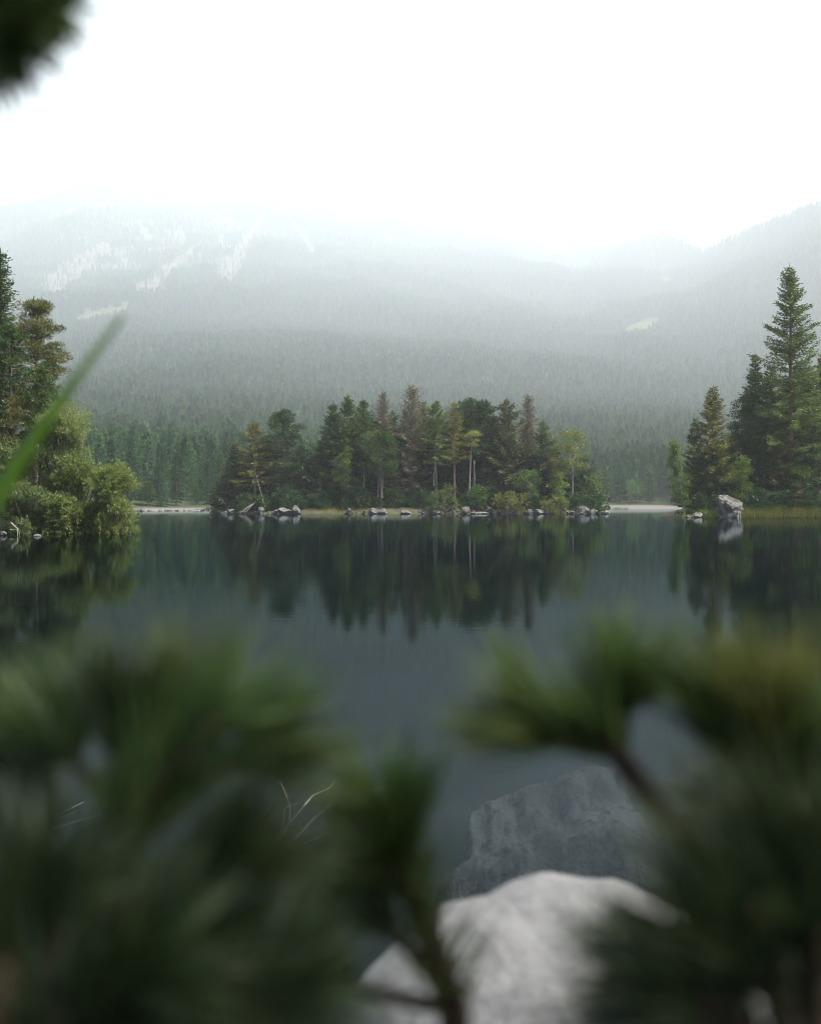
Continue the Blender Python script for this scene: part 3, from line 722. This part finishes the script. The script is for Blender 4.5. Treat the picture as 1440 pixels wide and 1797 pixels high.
# ------------------------------------------------------------------ far shore trees (individuals) and the forest on the slopes (a mass)
def merged(builder, leaf, bark, name):
    g, tg = builder
    V = np.concatenate(g.V + tg.V); n0 = g.n
    return mesh_from(name, V, [(q, 0) for q, _ in g.Q] + [(q + n0, 1) for q, _ in tg.Q], [M[leaf], M[bark]])
FARM = []
for i in range(4):
    rg = np.random.default_rng(100 + i)
    FARM.append(merged(spruce(rg, 24, 3.3 + .4 * (i % 2), .05 + .05 * i, 1.05, (1.25, .5), 1.0, .3, (0, 0), .75, .3, 0, True), 'far_conifer', 'bark', 'far_conifer'))
for i in range(2):
    rg = np.random.default_rng(200 + i)
    FARM.append(merged(broadleaf(rg, 17, 5.0, .22, (.95, .6), 20, 1.7, 42), 'far_leaf', 'bark', 'far_broadleaf'))
rF = np.random.default_rng(77)
bands = [(290, 1200, 1 / 42, 1.0), (1200, 2400, 1 / 70, 1.2), (2400, 4500, 1 / 130, 1.4), (4500, 8000, 1 / 330, 1.8), (8000, 13500, 1 / 750, 2.3)]
UW = .56
uu, dd_, ss = [], [], []
for d0, d1, dens, sc in bands:
    n = int(UW * 2 * (d1 ** 2 - d0 ** 2) / 2 * dens)
    d_ = np.sqrt(rF.uniform(d0 ** 2, d1 ** 2, n)); u_ = rF.uniform(-UW, UW, n)
    uu.append(u_); dd_.append(d_); ss.append(np.full(n, sc))
uu = np.concatenate(uu); dd_ = np.concatenate(dd_); ss = np.concatenate(ss)
zz, rk_, sc_, md_, bk_ = hill(uu, dd_); offs = dd_ - shore(uu)
bare = fbm(uu * dd_ / 60 + 9, dd_ / 60 + 4, 3)
keep = (offs > 9) & ((rk_ < .35 + .3 * rF.random(len(uu))) | (rF.random(len(uu)) < .16)) & ((sc_ < .25) | (rF.random(len(uu)) < .07)) & (md_ < .25) & ~bk_ & ~((bare < .24) & (offs > 300))
keep &= ~((offs < 24) & (np.abs(uu - .235) < .04))
uu, dd_, ss, zz, offs = uu[keep], dd_[keep], ss[keep], zz[keep], offs[keep]
lf = fbm(uu * dd_ / 110 + 2, dd_ / 140 + 8, 4)
kind = np.where(rF.random(len(uu)) < np.clip((lf - .46) * 3.2, .06, .75) * sstep(5500, 1200, dd_) + .10 * (offs < 40), rF.integers(4, 6, len(uu)), rF.integers(0, 4, len(uu)))
scl = ss * rF.uniform(.52, 1.28, len(uu)) * np.interp(offs, [0, 60, 500], [.62, .75, 1.0]) * np.where(kind > 3, .95, 1.0)
rot = rF.uniform(0, 6.28, len(uu))
XX = uu * dd_
vis = ((uu > -.30) & (uu < -.185)) | ((uu > .185) & (uu < .30))
order = np.argsort(np.where(vis, offs, offs * 3 + 120))
ind = np.zeros(len(uu), bool); cnt = {'c': 0, 'b': 0}
protos = {}
for j in order[:1500]:
    kd = 'c' if kind[j] < 4 else 'b'
    if cnt[kd] >= (300 if kd == 'c' else 110) or abs(uu[j]) > .44: continue
    cnt[kd] += 1; ind[j] = True
    o = link('conifer_tree' if kd == 'c' else 'broadleaf_tree', FARM[kind[j]], loc=(XX[j], dd_[j], zz[j] - .3))
    o.scale = (scl[j],) * 3; o.rotation_euler = (0, 0, rot[j]); protos.setdefault(int(kind[j]), o)
    place = 'left' if uu[j] < -.18 else ('right' if uu[j] > .18 else 'mid')
    what = 'dark hazy conifer' if kd == 'c' else 'lighter green leafy tree'
    lab = {'left': f"{what} on the far shore left of the island", 'right': f"{what} on the far shore by the pale beach right of the island",
           'mid': f"{what} on the far shore behind the island wood"}[place]
    tag(o, lab, 'tree', {'left': 'far shore %s left of the island', 'right': 'far shore %s right of the island', 'mid': 'far shore %s behind the island'}[place] % ('conifers' if kd == 'c' else 'leafy trees'))
rest = ~ind
fm = bpy.data.meshes.new('forest'); nR = int(rest.sum()); fm.vertices.add(nR)
fm.vertices.foreach_set('co', np.stack([XX[rest], dd_[rest], zz[rest] - .5], 1).astype(np.float32).ravel())
for nm, arr in (('tree_kind', kind[rest]), ('tree_scale', scl[rest]), ('tree_turn', rot[rest])):
    a = fm.attributes.new(nm, 'FLOAT', 'POINT'); a.data.foreach_set('value', arr.astype(np.float32))
fo = tag(link('forest', fm), "hazy conifer forest covering the mountain side", 'forest', kind='stuff')
ng = bpy.data.node_groups.new('forest_scatter', 'GeometryNodeTree')
ng.interface.new_socket('Geometry', in_out='INPUT', socket_type='NodeSocketGeometry'); ng.interface.new_socket('Geometry', in_out='OUTPUT', socket_type='NodeSocketGeometry')
gi = ng.nodes.new('NodeGroupInput'); go = ng.nodes.new('NodeGroupOutput'); jn = ng.nodes.new('GeometryNodeJoinGeometry')
def named(nm):
    n = ng.nodes.new('GeometryNodeInputNamedAttribute'); n.data_type = 'FLOAT'; n.inputs['Name'].default_value = nm; return n.outputs['Attribute']
ak, asc, at = named('tree_kind'), named('tree_scale'), named('tree_turn')
cr = ng.nodes.new('ShaderNodeCombineXYZ'); ng.links.new(at, cr.inputs['Z'])
for k in range(6):
    oi = ng.nodes.new('GeometryNodeObjectInfo'); oi.transform_space = 'ORIGINAL'; oi.inputs['Object'].default_value = protos[k]; oi.inputs['As Instance'].default_value = True
    cmp_ = ng.nodes.new('FunctionNodeCompare'); cmp_.data_type = 'FLOAT'; cmp_.operation = 'EQUAL'
    ng.links.new(ak, cmp_.inputs[0]); cmp_.inputs[1].default_value = k; cmp_.inputs['Epsilon'].default_value = .1
    ip = ng.nodes.new('GeometryNodeInstanceOnPoints')
    ng.links.new(gi.outputs[0], ip.inputs['Points']); ng.links.new(cmp_.outputs[0], ip.inputs['Selection']); ng.links.new(oi.outputs['Geometry'], ip.inputs['Instance'])
    ng.links.new(cr.outputs[0], ip.inputs['Rotation']); ng.links.new(asc, ip.inputs['Scale']); ng.links.new(ip.outputs[0], jn.inputs[0])
ng.links.new(jn.outputs[0], go.inputs[0])
md = fo.modifiers.new('scatter', 'NODES'); md.node_group = ng
print('forest points', nR, 'individual far trees', cnt)

# ------------------------------------------------------------------ near bank, sunken things
bx_ = np.arange(-7, 7.01, .09); by_ = np.arange(-3, 9, .09)
X, Y = np.meshgrid(bx_, by_)
nn = fbm(X * 1.3 + 9, Y * 1.3 + 4, 5) - .5
Z = np.interp(Y + nn * .5, [-3, .2, .9, 1.6, 2.4, 4, 7, 9.5], [1.45, 1.30, 1.08, .35, -.25, -.8, -1.9, -4.6]) + nn * .22
tag(link('near_bank', mesh_from('near_bank', np.stack([X, Y, Z], -1).reshape(-1, 3), [(grid_faces(*X.shape), 0)], [M['soil']], True)), kind='structure')
# sunken ledge
bm = bmesh.new(); bmesh.ops.create_grid(bm, x_segments=130, y_segments=110, size=1)
for v in bm.verts:
    a_, b_ = (v.co.x + 1) / 2, (v.co.y + 1) / 2
    x_ = .05 + 2.1 * a_ + .10 * mnoise.noise(Vector((a_ * 3, b_ * 3, 1))); y_ = 5.3 + 2.9 * b_ + .22 * mnoise.noise(Vector((a_ * 3.5, b_ * 1.5, 7)))
    zt = min(-.13, -.50 + (.36 if x_ > .3 else 1.3) * (x_ - .3)) + .05 * mnoise.noise(Vector((x_ * 3, 1, 4)))
    t = (y_ - 5.5) / 2.0
    if t < 1:
        q = (1 - t) * 4 + .55 * mnoise.noise(Vector((x_ * 1.6, y_ * 1.2, 3))) + .25 * mnoise.noise(Vector((x_ * 5, y_ * 3, 9)))
        st = math.floor(q) + min(1, (q - math.floor(q)) * 2.6)
        z_ = zt - .30 * (.72 * st + .28 * q)
    else: z_ = zt - 2.6 * (t - 1) ** 1.2
    z_ += .035 * mnoise.noise(Vector((x_ * 7, y_ * 2, 0))) + -.035 * abs(mnoise.noise(Vector((x_ * 13, y_ * 6, 5)))) - 5 * max(0, math.hypot((a_ - .5) / .5, (b_ - .45) / .55) + .22 * mnoise.noise(Vector((a_ * 5, b_ * 5, 8))) + .10 * mnoise.noise(Vector((a_ * 13, b_ * 13, 3))) - .86) ** 1.3
    v.co = (x_, y_, z_)
me = bpy.data.meshes.new('sunken_rock'); bm.to_mesh(me); bm.free(); me.materials.append(M['rock_wet'])
o = link('sunken_rock', me, loc=(0, 0, 0)); tag(o, "sunken grey rock ledge with stepped edges under the clear water near the shore", 'rock')
# sunken branches
def sunken(name, label, px, py, y, n, seed, L_):
    rg = np.random.default_rng(seed); tg = Geo(); zb_ = -.16; y = (CAMZ - zb_) * F / (py - HY); base = W(px, py, y)
    for i in range(n):
        a = rg.uniform(-.3, .65); p_ = np.zeros(3); pts = [p_.copy()]
        dr = np.array([math.sin(a) * .9, math.cos(a), .15])
        for k in range(6):
            dr = dr + rg.normal(size=3) * .25 * np.array([1, 1, .25]); dr /= np.linalg.norm(dr); p_ = p_ + dr * L_ * rg.uniform(.1, .2); pts.append(p_.copy())
            pts[-1][2] = min(pts[-1][2], .2)
        tg.tube(pts, np.linspace(.012, .003, 7), 5)
    return tag(link(name, tg.mesh(name, [M['driftwood']], True), loc=base), label, 'branch')
sunken('sunken_branch', "pale forked sunken branch left of the central pine shoot", 468, 1520, 5.0, 7, 4, 1.15)
sunken('sunken_branch', "thin dark sunken twig near the left edge of the water", 20, 1480, 5.2, 4, 9, .6)
log('floating_twig', "short pale twig floating on the open water above the pine shoots", [W(545, 1316, CAMZ * F / (1316 - HY)), W(600, 1320, CAMZ * F / (1320 - HY))], .009, 'bark', cat='twig')
# pale boulder on the bank
bo = rock_mesh(12, 5, 'rock_pale', .16, .45, .35)
o = link('boulder', bo, loc=(.185, 1.16, 1.11)); o.scale = (.285, .26, .335); o.rotation_euler = (0, .1, .4)
tag(o, "pale limestone boulder on the near bank behind the blurred pine shoots", 'rock')

# ------------------------------------------------------------------ foreground pine shoots
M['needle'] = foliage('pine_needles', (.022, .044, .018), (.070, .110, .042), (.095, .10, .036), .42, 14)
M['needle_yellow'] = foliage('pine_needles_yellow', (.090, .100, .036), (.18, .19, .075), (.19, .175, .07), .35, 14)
M['needle_dark'] = foliage('pine_needles_shaded_copy', (.010, .019, .010), (.033, .050, .022), (.042, .046, .022), .32, 14)  # darker copy of the needles, foreground shade put into its colour
def needle_shoot(rg, pts, n=420, nl=.052, spread=.75, start=.25):
    """needles around a stem polyline (world points), denser to the tip"""
    g = Geo(); pts = np.array([list(p_) for p_ in pts]); t = start + (1 - start) * rg.random(n) ** .7
    i = np.linspace(0, 1, len(pts)); C = np.stack([np.interp(t, i, pts[:, k]) for k in range(3)], 1)
    T = np.gradient(pts, axis=0); T /= np.linalg.norm(T, axis=1, keepdims=True); Tn = np.stack([np.interp(t, i, T[:, k]) for k in range(3)], 1)
    R = rg.normal(size=(n, 3)); R -= (R * Tn).sum(1, keepdims=True) * Tn; R /= np.linalg.norm(R, axis=1, keepdims=True)
    D = Tn * rg.uniform(.6, 1.15, n)[:, None] + R * spread * rg.uniform(.5, 1.2, n)[:, None]
    g.cards(C, D, nl * rg.uniform(.75, 1.15, n), .0026, rg, wide=.3)
    return g
def dwarf_pine(label, root, stems, mats, bark='bark_dark'):
    t = empty('dwarf_pine', root); tag(t, label, 'pine shrub', 'blurred dwarf pines in the foreground')
    rg = np.random.default_rng(len(label) + int(root[0] * 100) + 50)
    base = Vector(root); tg = Geo()
    for (pl, r0, r1, tufts, mt) in stems:
        pts = [list(p_ - base) for p_ in pl]
        q = np.array(pts); tt = np.linspace(0, 1, 12); q = np.stack([np.interp(tt, np.linspace(0, 1, len(q)), q[:, k]) for k in range(3)], 1)
        tg.tube(q, np.linspace(r0, r1, 12), 7)
        for (n, nl, spread, start) in tufts:
            g = needle_shoot(rg, q, n, nl, spread, start)
            link('needle_tuft', g.mesh('needle_tuft', [M[mt]]), t)
    link('stem', tg.mesh('stem', [M[bark]], True), t)
    return t
T1 = [(200, .060, .65, .55)]; T2 = [(250, .060, .7, .40)]; T3 = [(160, .055, .65, .40)]
dwarf_pine("dark blurred pine shoots branching at lower left of the photo", (-.22, .42, 1.28), [
    ([Vector((-.22, .42, 1.28)), W(60, 1760, .42), W(170, 1540, .42), W(250, 1410, .42), W(385, 1255, .42)], .013, .004, T2, 'needle'),
    ([W(300, 1350, .42), W(375, 1360, .42), W(440, 1325, .43)],  .0042, .0025, T1, 'needle'),
    ([W(250, 1410, .42), W(280, 1340, .43), W(305, 1275, .44)],  .0042, .0025, T1, 'needle'),
    ([W(205, 1400, .43), W(145, 1360, .44), W(120, 1310, .45)],  .0042, .0025, T1, 'needle'),
    ([W(170, 1540, .42), W(205, 1400, .43), W(225, 1270, .44)], .008, .003, T1, 'needle_dark'),
    ([W(120, 1640, .42), W(280, 1580, .40), W(400, 1500, .40)], .007, .003, T2, 'needle_dark'),
    ([W(90, 1720, .43), W(250, 1720, .45), W(420, 1660, .45)], .007, .003, T2, 'needle_dark'),
    ([W(150, 1580, .42), W(90, 1500, .45), W(60, 1440, .47)],   .0042, .0025, T1, 'needle_dark'),
    ([W(60, 1760, .42), W(330, 1790, .42), W(480, 1760, .44)], .007, .003, T2, 'needle_dark')], None)
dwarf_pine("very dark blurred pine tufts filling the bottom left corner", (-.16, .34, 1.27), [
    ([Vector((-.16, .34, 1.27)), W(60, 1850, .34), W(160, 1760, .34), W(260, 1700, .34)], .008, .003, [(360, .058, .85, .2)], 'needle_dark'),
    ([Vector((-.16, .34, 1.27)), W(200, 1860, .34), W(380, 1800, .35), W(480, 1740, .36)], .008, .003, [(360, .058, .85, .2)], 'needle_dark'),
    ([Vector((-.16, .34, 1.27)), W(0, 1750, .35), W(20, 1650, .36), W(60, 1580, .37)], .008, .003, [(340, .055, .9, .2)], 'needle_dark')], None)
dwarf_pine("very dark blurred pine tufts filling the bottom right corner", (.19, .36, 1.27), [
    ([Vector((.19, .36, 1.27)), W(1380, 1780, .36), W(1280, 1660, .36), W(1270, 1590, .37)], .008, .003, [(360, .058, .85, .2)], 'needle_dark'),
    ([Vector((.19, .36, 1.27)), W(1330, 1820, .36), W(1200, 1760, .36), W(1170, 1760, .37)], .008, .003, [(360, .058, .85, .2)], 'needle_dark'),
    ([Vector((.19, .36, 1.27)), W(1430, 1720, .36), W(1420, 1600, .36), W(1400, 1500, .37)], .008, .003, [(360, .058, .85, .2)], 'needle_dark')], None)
dwarf_pine("yellow green blurred pine tip with orange bud at left edge", (-.24, .5, 1.3), [
    ([Vector((-.24, .5, 1.3)), W(-60, 1480, .5), W(-15, 1390, .5), W(20, 1300, .5)], .008, .004, [(380, .045, .8, .5)], 'needle')], None)
dwarf_pine("blurred green pine shoot standing at the bottom centre", (.06, .5, 1.28), [
    ([Vector((.06, .5, 1.28)), W(800, 1790, .5), W(735, 1600, .5), W(690, 1520, .5), W(680, 1455, .5)], .010, .004, [(300, .060, .7, .62), (420, .052, .9, .0)], 'needle'),
    ([W(770, 1720, .5), W(690, 1640, .5), W(640, 1570, .52)],   .0042, .0025, T2, 'needle_dark'),
    ([W(790, 1770, .5), W(640, 1740, .5), W(560, 1700, .52)],   .0042, .0025, T3, 'needle_dark')], None)
dwarf_pine("blurred pine branch with brown stem slanting up from lower right", (.27, .5, 1.28), [
    ([Vector((.27, .5, 1.28)), W(1400, 1700, .48), W(1250, 1530, .48), W(1130, 1390, .48), W(1055, 1280, .48)], .013, .005, [(190, .060, .7, .85)], 'needle'),
    ([W(1080, 1310, .48), W(1010, 1310, .48), W(950, 1275, .48)], .004, .002, T1, 'needle'),
    ([W(1070, 1290, .48), W(1085, 1270, .48), W(1095, 1235, .48)], .004, .002, T1, 'needle'),
    ([W(1300, 1590, .48), W(1240, 1640, .47), W(1185, 1670, .46)],   .0042, .0025, T2, 'needle'),
    ([W(1350, 1650, .48), W(1260, 1720, .46), W(1180, 1780, .46)],   .0042, .0025, T2, 'needle_dark'),
    ([W(1320, 1610, .48), W(1330, 1500, .5), W(1300, 1440, .52)],   .0042, .0025, T2, 'needle_dark')], None)
dwarf_pine("yellowish blurred pine shoot upright at the right edge", (.24, .46, 1.3), [
    ([Vector((.24, .46, 1.3)), W(1400, 1640, .45), W(1375, 1480, .45), W(1362, 1350, .45), W(1350, 1270, .45)], .011, .005, [(330, .060, .6, .6)], 'needle_yellow'),
    ([W(1385, 1520, .45), W(1430, 1420, .44), W(1460, 1340, .44)], .007, .003, T2, 'needle'),
    ([W(1380, 1480, .45), W(1310, 1350, .46), W(1275, 1260, .46)],   .0042, .0025, T2, 'needle'),
    ([W(1400, 1640, .45), W(1420, 1560, .43), W(1400, 1500, .42)],   .0042, .0025, T2, 'needle_dark'),
    ([W(1405, 1680, .45), W(1300, 1740, .43), W(1240, 1790, .42)],   .0042, .0025, T2, 'needle_dark')], None)

# pine overhead: unseen trunk and wide crown added to shade the foreground; one bough reaches into the upper left corner
rg = np.random.default_rng(91)
pl = Vector((2.3, -1.7, gz(2.3, -1.7) + .1))
t = empty('pine_tree', pl); tag(t, "overhanging pine with an unseen crown added for shade, whose blurred needles reach into the upper left corner", 'tree')
g, tg = pine(rg, 12.0, 5.4, .34, (.16, .05), 44, .8, 190, (.6, .5), .5, 4)
link('trunk', tg.mesh('trunk', [M['bark']], True), t); link('crown', g.mesh('crown', [M['needle_dark']]), t)
bt = Geo(); pts = [Vector((2.3, -1.7, 4.4)) - pl, Vector((.6, -1.1, 3.9)) - pl, Vector((-.5, -.4, 3.1)) - pl, W(-150, -60, .55) - pl, W(20, 10, .55) - pl]
bt.tube(np.array([list(p_) for p_ in pts]), [.05, .035, .022, .009, .005], 7)
br = link('bough', bt.mesh('bough', [M['bark_dark']], True), t)
for (a_, b_, n) in [((-120, -50), (30, 5), 700), ((-100, -10), (0, 60), 500), ((-60, -70), (70, -20), 500), ((-90, 10), (-20, 90), 300)]:
    g = needle_shoot(rg, [W(*a_, .55) - pl, (W(*a_, .55) + W(*b_, .55)) / 2 - pl, W(*b_, .55) - pl], int(n * .55), .045, .9, .3)
    link('needle_tuft', g.mesh('needle_tuft', [M['needle']]), br)
# green blade
gm = bpy.data.materials.new('grass_leaf')
tip, base = W(214, 552, .62), Vector((-.46, .58, 1.36))
bm = bmesh.new(); prev = None; K = 26
ctrl = [base, W(-400, 1400, .61), W(10, 836, .61), tip]
side = Vector((.8, -.1, -.52)).normalized()
for i in range(K):
    s_ = i / (K - 1)
    b_ = [(1 - s_) ** 3, 3 * s_ * (1 - s_) ** 2, 3 * s_ ** 2 * (1 - s_), s_ ** 3]
    c_ = sum((ctrl[k] * b_[k] for k in range(4)), Vector())
    w_ = .0105 * (1 - s_ ** 2.2) + .0004
    ring = [bm.verts.new(c_ - side * w_), bm.verts.new(c_ + Vector((0, .004, -.002))), bm.verts.new(c_ + side * w_), bm.verts.new(c_ - Vector((0, .001, 0)))]
    if prev:
        for k in range(4): bm.faces.new((prev[k], prev[(k + 1) % 4], ring[(k + 1) % 4], ring[k]))
    prev = ring
me = bpy.data.meshes.new('grass_blade'); bm.to_mesh(me); bm.free()
for p_ in me.polygons: p_.use_smooth = True
M['blade'] = foliage('grass_leaf_green', (.10, .20, .035), (.15, .25, .06), None, .6, 20); me.materials.append(M['blade'])
tag(link('grass_blade', me), "single broad green grass blade, blurred, slanting in from the left", 'grass blade')

# ------------------------------------------------------------------ haze
bm = bmesh.new(); bmesh.ops.create_cube(bm, size=1)
x0, x1, y0, y1, z0, z1 = -19000, 19000, -320, 19500, -8, float(Zh.max()) + 40
for v in bm.verts: v.co = Vector((x0 if v.co.x < 0 else x1, y0 if v.co.y < 0 else y1, z0 if v.co.z < 0 else z1))
me = bpy.data.meshes.new('haze'); bm.to_mesh(me); bm.free()
m, nt, N, Lk, out = new_mat('haze_air')
pv = N.new('ShaderNodeVolumePrincipled'); pv.inputs['Color'].default_value = (.895, .957, .99, 1); pv.inputs['Density'].default_value = HAZE_DENSITY; pv.inputs['Anisotropy'].default_value = HAZE_ANISO
Lk.new(pv.outputs[0], out.inputs['Volume']); me.materials.append(m)
tag(link('haze', me), kind='stuff')
